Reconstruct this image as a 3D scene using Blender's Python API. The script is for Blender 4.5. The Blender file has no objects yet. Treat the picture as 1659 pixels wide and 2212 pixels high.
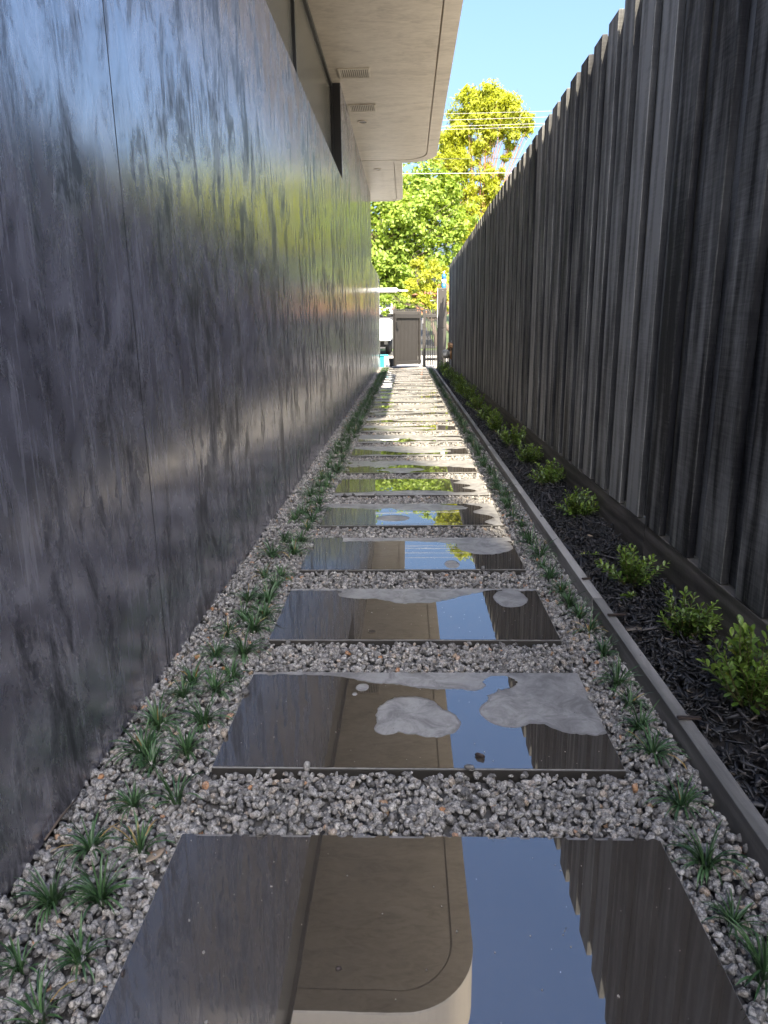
import bpy, math, random
import numpy as np
from mathutils import Vector, Matrix

sc = bpy.context.scene
R = math.radians
# ------------------------------------------------------------------ camera
p, yw, rl = 0.2525, 0.0348, -0.0135
f = Vector((-math.sin(yw)*math.cos(p), math.cos(yw)*math.cos(p), -math.sin(p)))
rt = Vector((math.cos(yw), math.sin(yw), 0)); up = rt.cross(f)
rt2 = rt*math.cos(rl)+up*math.sin(rl); up2 = up*math.cos(rl)-rt*math.sin(rl)
cam = bpy.data.cameras.new('camera'); camo = bpy.data.objects.new('camera', cam)
sc.collection.objects.link(camo); sc.camera = camo
m = Matrix((rt2, up2, -f)).transposed().to_4x4(); m.translation = Vector((0, 0, 1.0))
camo.matrix_world = m
cam.sensor_fit = 'HORIZONTAL'; cam.sensor_width = 36; cam.lens = 1522.9/1659*36
cam.clip_start = 0.05; cam.clip_end = 2000
# ------------------------------------------------------------------ light
SD = Vector((0.20, -1.05, 1.0)).normalized()      # towards the sun
w = bpy.data.worlds.new('World'); sc.world = w; w.use_nodes = True
wn = w.node_tree.nodes; wl = w.node_tree.links
sky = wn.new('ShaderNodeTexSky'); sky.sky_type = 'NISHITA'; sky.sun_disc = False
sky.sun_elevation = math.asin(SD.z); sky.sun_rotation = math.atan2(SD.x, SD.y)
sky.air_density = 1.4; sky.dust_density = 7.0; sky.ozone_density = 4.0
tin = wn.new('ShaderNodeMix'); tin.data_type = 'RGBA'; tin.blend_type = 'MULTIPLY'; tin.inputs[0].default_value = 1; tin.inputs[7].default_value = (.71, .765, .88, 1)
wl.new(sky.outputs[0], tin.inputs[6]); wl.new(tin.outputs[2], wn['Background'].inputs[0]); wn['Background'].inputs[1].default_value = 0.15
sun = bpy.data.lights.new('sun', 'SUN'); sun.energy = 5.0; sun.angle = R(0.53); sun.color = (1, .89, .70)
suno = bpy.data.objects.new('sun', sun); sc.collection.objects.link(suno)
suno.rotation_euler = (-SD).to_track_quat('-Z', 'Y').to_euler()
sc.view_settings.view_transform = 'Standard'; sc.view_settings.look = 'None'
sc.view_settings.gamma = 1; sc.view_settings.use_curve_mapping = False
sc.view_settings.exposure = 1.78
try:
    sc.cycles.max_bounces = 8; sc.cycles.transparent_max_bounces = 16
    sc.cycles.sample_clamp_indirect = 6; sc.cycles.caustics_reflective = False; sc.cycles.caustics_refractive = False
    sc.cycles.use_denoising = True
except Exception: pass

rng = np.random.default_rng(7); random.seed(7)
COL = sc.collection
# ------------------------------------------------------------------ helpers
class MB:
    def __init__(s): s.v = []; s.f = []; s.m = []
    def add(s, vs, fs, mi=0):
        b = len(s.v); s.v += [tuple(v) for v in vs]
        for f_ in fs: s.f.append(tuple(b+i for i in f_)); s.m.append(mi)
    def box(s, a, b, mi=0, M=None):
        x0, y0, z0 = a; x1, y1, z1 = b
        vs = [(x0,y0,z0),(x1,y0,z0),(x1,y1,z0),(x0,y1,z0),(x0,y0,z1),(x1,y0,z1),(x1,y1,z1),(x0,y1,z1)]
        if M is not None: vs = [M @ Vector(v) for v in vs]
        s.add(vs, [(0,3,2,1),(4,5,6,7),(0,1,5,4),(1,2,6,5),(2,3,7,6),(3,0,4,7)], mi)
    def tube(s, pts, rad, n=8, mi=0, caps=True):
        pts = [Vector(q_) for q_ in pts]; k = len(pts)
        if not hasattr(rad, '__len__'): rad = [rad]*k
        vs = []; prev = None
        for i, q_ in enumerate(pts):
            t = (pts[min(i+1, k-1)]-pts[max(i-1, 0)]).normalized()
            a = t.orthogonal().normalized() if prev is None else (prev-t*prev.dot(t)).normalized()
            prev = a; b = t.cross(a)
            for j in range(n):
                an = 2*math.pi*j/n; vs.append(q_+(a*math.cos(an)+b*math.sin(an))*rad[i])
        fs = [(i*n+j, i*n+(j+1) % n, (i+1)*n+(j+1) % n, (i+1)*n+j) for i in range(k-1) for j in range(n)]
        if caps: fs += [tuple(range(n-1, -1, -1)), tuple((k-1)*n+j for j in range(n))]
        s.add(vs, fs, mi)
    def lathe(s, prof, org, axis=(0,0,1), n=16, mi=0):
        ax = Vector(axis).normalized(); a = ax.orthogonal().normalized(); b = ax.cross(a); o = Vector(org)
        vs = [o+ax*h+(a*math.cos(2*math.pi*j/n)+b*math.sin(2*math.pi*j/n))*r_ for r_, h in prof for j in range(n)]
        k = len(prof)
        fs = [(i*n+j, i*n+(j+1) % n, (i+1)*n+(j+1) % n, (i+1)*n+j) for i in range(k-1) for j in range(n)]
        fs += [tuple(range(n-1, -1, -1)), tuple((k-1)*n+j for j in range(n))]
        s.add(vs, fs, mi)
    def prism(s, poly, z0, z1, mi=0):
        n = len(poly)
        vs = [(x, y, z0) for x, y in poly]+[(x, y, z1) for x, y in poly]
        fs = [tuple(range(n-1, -1, -1)), tuple(range(n, 2*n))]+[(i, (i+1) % n, n+(i+1) % n, n+i) for i in range(n)]
        s.add(vs, fs, mi)
    def mesh(s, name, mats, smooth=False, bevel=0):
        me = bpy.data.meshes.new(name); me.from_pydata(s.v, [], s.f)
        for m_ in (mats if isinstance(mats, (list, tuple)) else [mats]): me.materials.append(m_)
        if len(me.materials) > 1: me.polygons.foreach_set('material_index', s.m)
        if smooth: me.polygons.foreach_set('use_smooth', [True]*len(s.f))
        me.update(); return me
def link(name, me, parent=None, loc=None, rz=None):
    o = bpy.data.objects.new(name, me); COL.objects.link(o)
    if parent is not None: o.parent = parent
    if loc is not None: o.location = loc
    if rz is not None: o.rotation_euler = (0, 0, rz)
    return o
def tag(o, label=None, cat=None, group=None, kind=None):
    if label: o['label'] = label
    if cat: o['category'] = cat
    if group: o['group'] = group
    if kind: o['kind'] = kind
    return o
def empty(name, loc=(0,0,0), **k):
    o = bpy.data.objects.new(name, None); COL.objects.link(o); o.location = loc; o.empty_display_size = .1
    return tag(o, **k)
def part(name, mb, mat, parent, smooth=False, bevel=0, **k):
    o = link(name, mb.mesh(name, mat, smooth), parent)
    if parent is not None: o.matrix_parent_inverse = Matrix.Identity(4); o.location = -Vector(parent.location)
    if bevel: bev(o, bevel)
    return tag(o, **k) if k else o
def bev(o, wd, seg=2):
    b = o.modifiers.new('bevel', 'BEVEL'); b.width = wd; b.segments = seg; b.limit_method = 'ANGLE'; return o
def rawmesh(name, V, F, mat, attr=None, smooth=False, aname='rnd'):
    me = bpy.data.meshes.new(name); nv, nf = len(V), len(F); k = F.shape[1]
    me.vertices.add(nv); me.vertices.foreach_set('co', V.astype(np.float32).ravel())
    me.loops.add(nf*k); me.loops.foreach_set('vertex_index', F.astype(np.int32).ravel())
    me.polygons.add(nf); me.polygons.foreach_set('loop_start', np.arange(0, nf*k, k, dtype=np.int32))
    try: me.polygons.foreach_set('loop_total', np.full(nf, k, dtype=np.int32))
    except Exception: pass
    if smooth: me.polygons.foreach_set('use_smooth', np.ones(nf, bool))
    me.materials.append(mat)
    if attr is not None:
        a = me.attributes.new(aname, 'FLOAT', 'POINT'); a.data.foreach_set('value', attr.astype(np.float32))
    me.update(calc_edges=True); me.validate(); return me

# ------------------------------------------------------------------ materials
class NT:
    def __init__(s, name):
        s.m = bpy.data.materials.new(name); s.m.use_nodes = True; s.t = s.m.node_tree
        s.b = s.t.nodes['Principled BSDF']; s.out = s.t.nodes['Material Output']
    def n(s, typ, **k):
        nd = s.t.nodes.new('ShaderNode'+typ)
        for a, v in k.items():
            if a in nd.inputs.keys() if isinstance(a, str) else False: nd.inputs[a].default_value = v
            else: setattr(nd, a, v)
        return nd
    def l(s, a, b): s.t.links.new(a, b)
    def co(s, kind='Object', scale=(1,1,1), rot=(0,0,0), off=None):
        tc = s.n('TexCoord'); mp = s.n('Mapping'); mp.inputs['Scale'].default_value = scale; mp.inputs['Rotation'].default_value = rot
        s.l(tc.outputs[kind], mp.inputs['Vector'])
        if off is not None: s.l(off, mp.inputs['Location'])
        return mp.outputs[0]
    def geo(s, scale=(1,1,1)):
        g = s.n('NewGeometry'); mp = s.n('Mapping'); mp.inputs['Scale'].default_value = scale
        s.l(g.outputs['Position'], mp.inputs['Vector']); return mp.outputs[0]
    def noise(s, vec, sc_=5, det=4, ro=.5, dist=0):
        nd = s.n('TexNoise'); s.l(vec, nd.inputs['Vector']); nd.inputs['Scale'].default_value = sc_
        nd.inputs['Detail'].default_value = det; nd.inputs['Roughness'].default_value = ro; nd.inputs['Distortion'].default_value = dist
        return nd.outputs[0]
    def ramp(s, v, pts, mode='LINEAR'):
        r_ = s.n('ValToRGB'); e = r_.color_ramp.elements; r_.color_ramp.interpolation = mode
        while len(e) < len(pts): e.new(.5)
        for el, (ps, c) in zip(e, pts):
            el.position = ps; el.color = (c, c, c, 1) if not hasattr(c, '__len__') else (*c, 1)
        s.l(v, r_.inputs[0]); return r_.outputs[0]
    def mix(s, fac, a, b, mode='MIX'):
        nd = s.n('Mix'); nd.data_type = 'RGBA'; nd.blend_type = mode
        for i, x in ((0, fac), (6, a), (7, b)):
            if hasattr(x, 'is_linked') or hasattr(x, 'links'): s.l(x, nd.inputs[i])
            elif i == 0: nd.inputs[0].default_value = x
            else: nd.inputs[i].default_value = (*x, 1) if hasattr(x, '__len__') else (x, x, x, 1)
        return nd.outputs[2]
    def math(s, op, a, b=0, c=None):
        nd = s.n('Math'); nd.operation = op
        for i, x in enumerate((a, b) if c is None else (a, b, c)):
            if hasattr(x, 'links'): s.l(x, nd.inputs[i])
            else: nd.inputs[i].default_value = x
        return nd.outputs[0]
    def set(s, **k):
        names = dict(col='Base Color', rough='Roughness', metal='Metallic', ior='IOR', spec='Specular IOR Level', trans='Transmission Weight', sub='Subsurface Weight', coat='Coat Weight', coatr='Coat Roughness', normal='Normal', alpha='Alpha')
        for a, v in k.items():
            i = s.b.inputs[names[a]]
            if hasattr(v, 'links'): s.l(v, i)
            else: i.default_value = (*v, 1) if hasattr(v, '__len__') else v
        return s
    def bump(s, h, st=.3, d=.01, prev=None):
        b = s.n('Bump'); b.inputs['Strength'].default_value = st; b.inputs['Distance'].default_value = d; s.l(h, b.inputs['Height'])
        if prev is not None: s.l(prev, b.inputs['Normal'])
        s.l(b.outputs[0], s.b.inputs['Normal']); return b.outputs[0]

def simple(name, col, rough=.5, metal=0, nz=.15, nscale=30, bump=0, spec=.5):
    t = NT(name); v = t.geo(); n1 = t.noise(v, nscale, 5, .6)
    t.set(col=t.mix(n1, tuple(c*(1-nz) for c in col), tuple(min(1, c*(1+nz)) for c in col)), rough=t.math('ADD', t.math('MULTIPLY', n1, .12), rough-.06), metal=metal, spec=spec)
    if bump: t.bump(n1, bump, .005)
    return t.m

def mat_wall():
    t = NT('burnished_dark_render')
    gi = t.geo()
    big = t.noise(t.geo((1, 1, .6)), 1.7, 6, .62, 1.1)
    st = t.noise(t.geo((1, 1, .36)), 7.5, 9, .76, .7)
    cloud = t.noise(t.geo((1, 1, .6)), 5.5, 8, .70, 1.5)
    fine = t.noise(t.geo((1, 1, .35)), 42, 6, .72, .3)
    scr = t.noise(t.geo((1, 2.2, .16)), 15, 4, .55, 2.2)
    f_ = t.math('ADD', t.math('MULTIPLY', st, .50), t.math('ADD', t.math('MULTIPLY', big, .30), t.math('ADD', t.math('MULTIPLY', cloud, .25), t.math('MULTIPLY', fine, .10))))
    blot = t.ramp(f_, [(.505, 1.0), (.54, .62), (.585, .16), (.65, 0)])
    c = t.mix(t.ramp(cloud, [(.36, 0), (.64, 1)]), (.105, .102, .130), (.245, .24, .285))
    c = t.mix(t.math('MULTIPLY', blot, .85), c, (.020, .020, .026))
    c = t.mix(t.math('MULTIPLY', t.ramp(scr, [(.57, 0), (.63, 1)]), .42), c, (.38, .375, .42))
    vo = t.n('TexVoronoi'); t.l(gi, vo.inputs['Vector']); vo.inputs['Scale'].default_value = 60
    sp = t.math('MULTIPLY', t.math('LESS_THAN', vo.outputs['Distance'], .05), t.math('GREATER_THAN', fine, .5))
    c = t.mix(t.math('MULTIPLY', sp, .6), c, (.5, .5, .52))
    r_ = t.math('ADD', t.math('MULTIPLY', blot, .28), t.math('ADD', .045, t.math('ADD', t.math('MULTIPLY', fine, .16), t.math('MULTIPLY', t.ramp(cloud, [(.40, 0), (.60, 1)]), .07))))
    t.set(col=c, rough=r_, ior=3.7, spec=t.math('SUBTRACT', .62, t.math('MULTIPLY', blot, .50)))
    t.bump(t.math('ADD', t.math('MULTIPLY', st, .6), t.math('MULTIPLY', fine, .3)), .045, .008)
    return t.m
def mat_soffit():
    t = NT('beige_polished_render')
    g = t.geo((1, 2.6, 1)); big = t.noise(t.geo((1, 2.2, 1)), 1.6, 5, .65, 1.0); st = t.noise(g, 5.5, 8, .68, 1.4)
    f_ = t.math('ADD', t.math('MULTIPLY', big, .45), t.math('MULTIPLY', st, .55))
    c = t.ramp(f_, [(.36, (.34, .30, .245)), (.5, (.48, .43, .355)), (.66, (.58, .53, .445))])
    t.set(col=c, rough=t.math('ADD', .30, t.math('MULTIPLY', st, .22)), spec=.5)
    t.bump(st, .12, .01); return t.m
def mat_cream():
    return simple('cream_render', (.55, .48, .38), .6, nz=.08)
def mat_wood(name, dark, pale, sawn=1.0, rough=.62, along='z', vary=.16):
    t = NT(name)
    A = (lambda a, b, c: (a, b, c)) if along == 'z' else (lambda a, b, c: (a, c, b))
    oi = t.n('ObjectInfo'); r3 = t.n('CombineXYZ')
    for i, k in enumerate((37., 19., 53.)): t.l(t.math('MULTIPLY', oi.outputs['Random'], k), r3.inputs[i])
    v = t.co('Object', A(1, 1, .075), off=r3.outputs[0])
    v2 = t.co('Object', A(1, 1, .05), off=r3.outputs[0])
    grain = t.noise(v, 24, 9, .70, .5)
    rings = t.n('TexWave'); rings.wave_type = 'RINGS'; rings.rings_direction = along.upper()
    t.l(t.co('Object', A(3.2, 6, .5), off=r3.outputs[0]), rings.inputs['Vector']); rings.inputs['Scale'].default_value = 1.2
    rings.inputs['Distortion'].default_value = 7; rings.inputs['Detail'].default_value = 3; rings.inputs['Detail Scale'].default_value = 1.2
    big = t.noise(t.co('Object', A(3, 3, .7), off=r3.outputs[0]), 2.2, 5, .62)
    saw = t.noise(t.co('Object', A(1, 1, 15), rot=(.25, 0, 0), off=r3.outputs[0]), 9, 4, .6, .4)
    f_ = t.math('ADD', t.math('MULTIPLY', grain, .46), t.math('ADD', t.math('MULTIPLY', big, .46), t.math('ADD', t.math('MULTIPLY', rings.outputs[1], .10), t.math('MULTIPLY', saw, .12*sawn))))
    f2 = t.math('ADD', f_, t.math('MULTIPLY', t.math('SUBTRACT', oi.outputs['Random'], .5), vary))
    c = t.ramp(f2, [(.42, dark), (.54, tuple(a*.62+b*.38 for a, b in zip(dark, pale))), (.68, pale)])
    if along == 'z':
        tn = t.n('TexCoord'); sx = t.n('SeparateXYZ'); t.l(tn.outputs['Normal'], sx.inputs[0])     # board side faces painted dark to stand for their shade
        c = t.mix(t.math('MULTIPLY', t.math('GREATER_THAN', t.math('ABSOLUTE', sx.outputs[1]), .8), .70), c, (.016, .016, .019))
    t.set(col=c, rough=t.math('ADD', rough-.1, t.math('MULTIPLY', grain, .25)), spec=.25)
    t.bump(t.math('ADD', t.math('MULTIPLY', grain, .6), t.math('ADD', t.math('MULTIPLY', saw, .5*sawn), t.math('MULTIPLY', rings.outputs[1], .2))), .55, .006)
    return t.m
def mat_stone():
    t = NT('granite_gravel'); at = t.n('Attribute'); at.attribute_name = 'rnd'; rr = at.outputs['Fac']
    g = t.geo(); sp = t.noise(g, 210, 4, .75); sp2 = t.noise(g, 90, 3, .6)
    base = t.ramp(rr, [(0, (.13, .125, .12)), (.3, (.25, .24, .228)), (.6, (.345, .33, .31)), (.86, (.46, .44, .405)), (.972, (.40, .34, .28)), (.985, (.45, .33, .22)), (.994, (.50, .22, .08)), (1, (.55, .5, .44))])
    c = t.mix(t.ramp(sp, [(.43, 0), (.53, 1)]), t.mix(.62, base, (.03, .03, .033), 'MIX'), base)
    c = t.mix(t.ramp(sp2, [(.58, 0), (.66, 1)]), c, t.mix(.4, base, (.75, .73, .70)))
    t.set(col=c, rough=.62, spec=.4); t.bump(sp, .3, .002); return t.m
def mat_slab():
    t = NT('bluestone_slab'); g = t.geo(); a = t.noise(g, 4, 5, .6, .5); b = t.noise(g, 60, 5, .7); d = t.noise(g, 1.2, 3, .5)
    f_ = t.math('ADD', t.math('MULTIPLY', a, .6), t.math('MULTIPLY', b, .4))
    c = t.ramp(f_, [(.35, (.25, .24, .23)), (.5, (.33, .32, .305)), (.66, (.40, .385, .36))])
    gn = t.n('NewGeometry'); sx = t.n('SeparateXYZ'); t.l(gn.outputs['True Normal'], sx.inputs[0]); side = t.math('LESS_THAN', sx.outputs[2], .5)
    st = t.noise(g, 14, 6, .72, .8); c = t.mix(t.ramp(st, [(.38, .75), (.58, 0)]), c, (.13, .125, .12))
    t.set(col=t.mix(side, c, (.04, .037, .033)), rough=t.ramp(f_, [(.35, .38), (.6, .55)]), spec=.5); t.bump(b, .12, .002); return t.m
def mat_wet():
    t = NT('water_film_on_stone'); g = t.geo(); a = t.noise(g, 3, 5, .6); b = t.noise(g, 45, 4, .6)
    c = t.ramp(t.math('ADD', t.math('MULTIPLY', a, .6), t.math('MULTIPLY', b, .4)), [(.35, (.045, .038, .031)), (.65, (.066, .057, .048))])
    rip = t.noise(g, 9, 2, .5)
    t.set(col=c, rough=.010, ior=2.55, spec=.5); t.bump(rip, .02, .0016); return t.m
def mat_leaf(name, c0, c1, trans, rough=.4, tint=None, attr='rnd'):
    t = NT(name); at = t.n('Attribute'); at.attribute_name = attr
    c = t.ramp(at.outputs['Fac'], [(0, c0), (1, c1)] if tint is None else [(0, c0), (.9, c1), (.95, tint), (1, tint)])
    t.set(col=c, rough=rough, spec=.5)
    tr = t.n('BsdfTranslucent'); t.l(t.mix(1, c, (1.6, 1.5, .7), 'MULTIPLY'), tr.inputs[0]); mx = t.n('MixShader'); mx.inputs[0].default_value = trans
    t.l(t.b.outputs[0], mx.inputs[1]); t.l(tr.outputs[0], mx.inputs[2]); t.l(mx.outputs[0], t.out.inputs[0]); return t.m
def mat_mulch():
    t = NT('black_bark_mulch'); at = t.n('Attribute'); at.attribute_name = 'rnd'; g = t.geo(); n1 = t.noise(g, 90, 4, .7)
    c = t.ramp(at.outputs['Fac'], [(0, (.018, .018, .020)), (.8, (.05, .049, .052)), (.97, (.10, .09, .085)), (1, (.16, .13, .10))])
    t.set(col=t.mix(n1, t.mix(.5, c, (.004, .004, .005)), c), rough=.5, spec=.5); t.bump(n1, .5, .003); return t.m

M = dict(
    wall=mat_wall(), soffit=mat_soffit(), cream=mat_cream(),
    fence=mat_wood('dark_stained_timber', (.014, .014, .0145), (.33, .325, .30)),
    fence2=mat_wood('recess_shaded_timber', (.012, .012, .0125), (.24, .235, .215)),  # darker copy of the board colour paints recess shade on rear boards
    plinth=mat_wood('grey_stained_plinth', (.045, .041, .035), (.19, .17, .145), .5, along='y'),
    edge=mat_wood('weathered_grey_timber', (.15, .145, .135), (.42, .40, .37), .3, .55, along='y'),
    slit_light=simple('orange_slit_light', (.62, .33, .12), .7),
    stone=mat_stone(), slab=mat_slab(), wet=mat_wet(), damp=simple('damp_stone', (.20, .19, .18), .30, nz=.35, nscale=60, bump=.1), mulch=mat_mulch(),
    soil=simple('dark_soil', (.035, .03, .027), .9, nz=.4, bump=.5), gbase=simple('gravel_dust', (.10, .095, .09), .9, nz=.5, nscale=120, bump=.6),
    black=simple('black_aluminium', (.018, .018, .02), .35), gate=simple('charcoal_gate_paint', (.034, .031, .029), .5, nz=.2),
    cab=simple('charcoal_cabinet_steel', (.045, .042, .040), .45, nz=.06),
    glass=None, white=simple('white_paint', (.8, .8, .78), .35, nz=.03), teal=simple('teal_plastic', (.03, .38, .45), .4, nz=.05),
    blue=simple('blue_plastic', (.04, .16, .40), .35, nz=.05), blind=simple('grey_blind', (.16, .15, .13), .8, nz=.05),
    rubber=simple('black_rubber', (.02, .02, .02), .7), galv=simple('galvanised_steel', (.35, .35, .36), .4, .8),
    brass=simple('aged_brass', (.50, .30, .16), .45, .4, nz=.25), meter=simple('grey_meter_steel', (.36, .36, .34), .5, .2),
    road=simple('asphalt', (.06, .058, .055), .9, nz=.3, bump=.4), conc=simple('pale_concrete', (.55, .51, .45), .85, nz=.12, bump=.2),
    verge=simple('dry_verge_grass', (.09, .12, .04), .9, nz=.4), bark=simple('grey_brown_bark', (.12, .09, .07), .8, nz=.4, nscale=12, bump=.5),
    redbark=simple('orange_brown_bark', (.33, .17, .10), .7, nz=.35, nscale=10), brick=simple('orange_brick', (.42, .17, .09), .8, nz=.2),
    tile=simple('terracotta_tile', (.30, .12, .07), .8, nz=.25), carglass=simple('car_glass', (.02, .025, .03), .08), red=simple('red_lens', (.45, .02, .015), .25),
    mondo=mat_leaf('mondo_blade', (.03, .075, .03), (.10, .19, .075), .12, .32, (.34, .24, .09)),
    box=mat_leaf('box_shrub_leaf', (.05, .12, .022), (.30, .42, .08), .25, .28, (.32, .34, .06)),
    plane=mat_leaf('plane_tree_leaf', (.17, .26, .035), (.36, .46, .085), .45, .5),
    gum=mat_leaf('gum_tree_leaf', (.27, .32, .028), (.46, .48, .05), .45, .5), yell=mat_leaf('yellow_green_leaf', (.24, .28, .022), (.44, .45, .05), .4, .5),
    stem=simple('green_brown_stem', (.10, .09, .035), .6), wire=simple('pale_cable', (.40, .39, .37), .5), wired=simple('dark_cable', (.05, .05, .05), .5),
    lamp=simple('downlight_glass', (.12, .115, .11), .2), hub=simple('steel_wheel', (.4, .4, .4), .35, .6), deadleaf=simple('tan_dead_leaf', (.34, .26, .18), .7, nz=.3, nscale=60), pebble=simple('brown_pebble', (.06, .045, .04), .5, nz=.4, nscale=80))
t = NT('window_glass'); t.set(col=(.13, .125, .11), rough=.22, ior=1.2); M['glass'] = t.m

# ------------------------------------------------------------------ ground
mb = MB(); mb.add([(-400, -120, -.06), (400, -120, -.06), (400, 20.2, -.06), (-400, 20.2, -.06)], [(0,1,2,3)])
part('ground', mb, M['soil'], None, kind='structure')
mb = MB(); mb.add([(1.12, -30, -.03), (40, -30, -.03), (40, 20.1, -.03), (1.12, 20.1, -.03)], [(0,1,2,3)]); part('bounce_yard', mb, M['conc'], None, kind='structure')  # unseen pale ground added to bounce sunlight up onto the eaves
# land beyond the gate: flat to y=34, then it rises gently
def sheet(name, x0, x1, ys, zs, mat, kind='structure'):
    b = MB(); n = len(ys)
    b.add([(x, y, z) for y, z in zip(ys, zs) for x in (x0, x1)], [(2*i, 2*i+1, 2*i+3, 2*i+2) for i in range(n-1)])
    return part(name, b, mat, None, kind=kind)
YS = [20.2, 34, 45, 60, 80, 110, 400]; ZS = [-.06, -.05, .45, 1.35, 2.5, 3.6, 4.0]
sheet('verge', -400, 400, YS, ZS, M['verge'])
sheet('driveway', -3.6, 3.2, [20.2, 27.4], [-.035, -.03], M['conc'])
sheet('pavement', -60, 60, [27.4, 29.2], [-.03, -.025], M['conc'])
sheet('road', -60, 60, [29.3, 36.5], [-.045, .02+.005], M['road'])
sheet('side_street', -6.5, 1.5, [36.6, 45, 60, 80, 110], [.09, .47, 1.38, 2.53, 3.64], M['road'])
b = MB(); b.box((-60, 29.2, -.06), (60, 29.3, -.02)); part('kerb', b, M['conc'], None, kind='structure')

# ------------------------------------------------------------------ stepping slabs with water films
path = empty('path', (0, 0, 0), kind='structure')
Y1, PIT, LEN, XL, XR = 1.229, .7105, .485, -.4695, .5055
# smooth value noise on numpy
_g = np.random.default_rng(3).random((64, 64))
def vn(x, y, s, k=0):
    x = x*s+k*7.31; y = y*s+k*3.77; xi = np.floor(x).astype(int); yi = np.floor(y).astype(int)
    fx = x-xi; fy = y-yi; fx = fx*fx*(3-2*fx); fy = fy*fy*(3-2*fy)
    a = _g[xi % 64, yi % 64]; b_ = _g[(xi+1) % 64, yi % 64]; c = _g[xi % 64, (yi+1) % 64]; d = _g[(xi+1) % 64, (yi+1) % 64]
    return (a*(1-fx)+b_*fx)*(1-fy)+(c*(1-fx)+d*fx)*fy
def fbm(x, y, s, k=0): return vn(x, y, s, k)*.55+vn(x, y, s*2.1, k+1)*.28+vn(x, y, s*4.7, k+2)*.17-.5
def ell(u, v, cu, cv, ru, rv): return 1-np.sqrt(((u-cu)/ru)**2+((v-cv)/rv)**2)
def wet_field(i, u, v):
    """>0 where water stands; u 0..1 left to right, v 0..1 near to far"""
    n = fbm(u*2, v, 3.0, i*5)
    if i == 0: return np.minimum.reduce([1+0*u, np.where(v > .97, .985-v+n*.02, 1)])+.0
    if i == 1:
        top = (v-(.955-.17*np.exp(-((u-.56)/.16)**2)-.06*np.exp(-((u-.36)/.08)**2)-.10*np.exp(-((u-.68)/.05)**2)))*4
        d = np.maximum.reduce([ell(u, v, .485, .50, .095, .20), ell(u, v, .545, .42, .075, .15), ell(u, v, .425, .36, .035, .07), ell(u, v, .345, .80, .020, .05), ell(u, v, .325, .72, .008, .02), top,
            ell(u, v, .90, .75, .16, .36), ell(u, v, .755, .53, .075, .16), ell(u, v, .84, .62, .14, .22), ell(u, v, .95, .52, .13, .22)])
        return -(np.where(((u-.755)/.05)**2+((v-.87)/.085)**2 < 1, -.2, d)+n*.07)
    if i == 2:
        d = np.maximum.reduce([(v-(.97-.30*np.exp(-((u-.50)/.22)**2)))*3, ell(u, v, .885, .78, .065, .19), (v-.93)*3, ell(u, v, .30, .86, .10, .10)])
        return -(d+n*.30)
    if i == 3:
        d = np.maximum.reduce([(v-(.86+.25*(u < .15)-.10*np.exp(-((u-.8)/.15)**2)))*3, ell(u, v, .68, .14, .035, .12), ell(u, v, .86, .70, .14, .28)])
        return -(d+n*.25)
    if i == 4:
        d = np.maximum.reduce([(v-.84+.12*np.sin(u*6))*3, ell(u, v, .40, .30, .09, .13), (u-.86-.10*(1-v)+.04*np.sin(v*14))*7, ell(u, v, .62, .78, .22, .16)])
        return -(d+n*.28)
    if i == 5:
        d = np.maximum.reduce([(.20-v-.10*np.abs(u-.45))*3, (u-.80-.12*(1-v))*5+.2*np.sin(v*20), ell(u, v, .5, .12, .3, .14)])
        return -(d+n*.35)
    if i == 6:
        d = np.maximum.reduce([ell(u, v, .40, .80, .22, .22), ell(u, v, .45, .22, .16, .14), (v-.52-.5*(.62-u))*2.2*(u > .5)-.02, ])
        return -(d+n*.35)
    k = 1.0*math.sin(i*2.3)
    d = np.maximum.reduce([(v-.62-.15*k-.2*np.cos(u*5+i))*2, ell(u, v, .3+.5*((i*.37) % 1), .45, .3, .22), (.12+.05*k-v)*2])
    return -(d+n*.6)
def clip_poly(poly, vals):
    out = []
    for a in range(len(poly)):
        b_ = (a+1) % len(poly); va, vb = vals[a], vals[b_]
        if va > 0: out.append(poly[a])
        if (va > 0) != (vb > 0):
            t_ = va/(va-vb); out.append((poly[a][0]+(poly[b_][0]-poly[a][0])*t_, poly[a][1]+(poly[b_][1]-poly[a][1])*t_))
    return out
slab_mb = MB(); slab_mb.box((XL, -LEN, -.045), (XR, 0, 0)); slab_me = slab_mb.mesh('paving_slab', M['slab'])
NSL = 26
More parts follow.
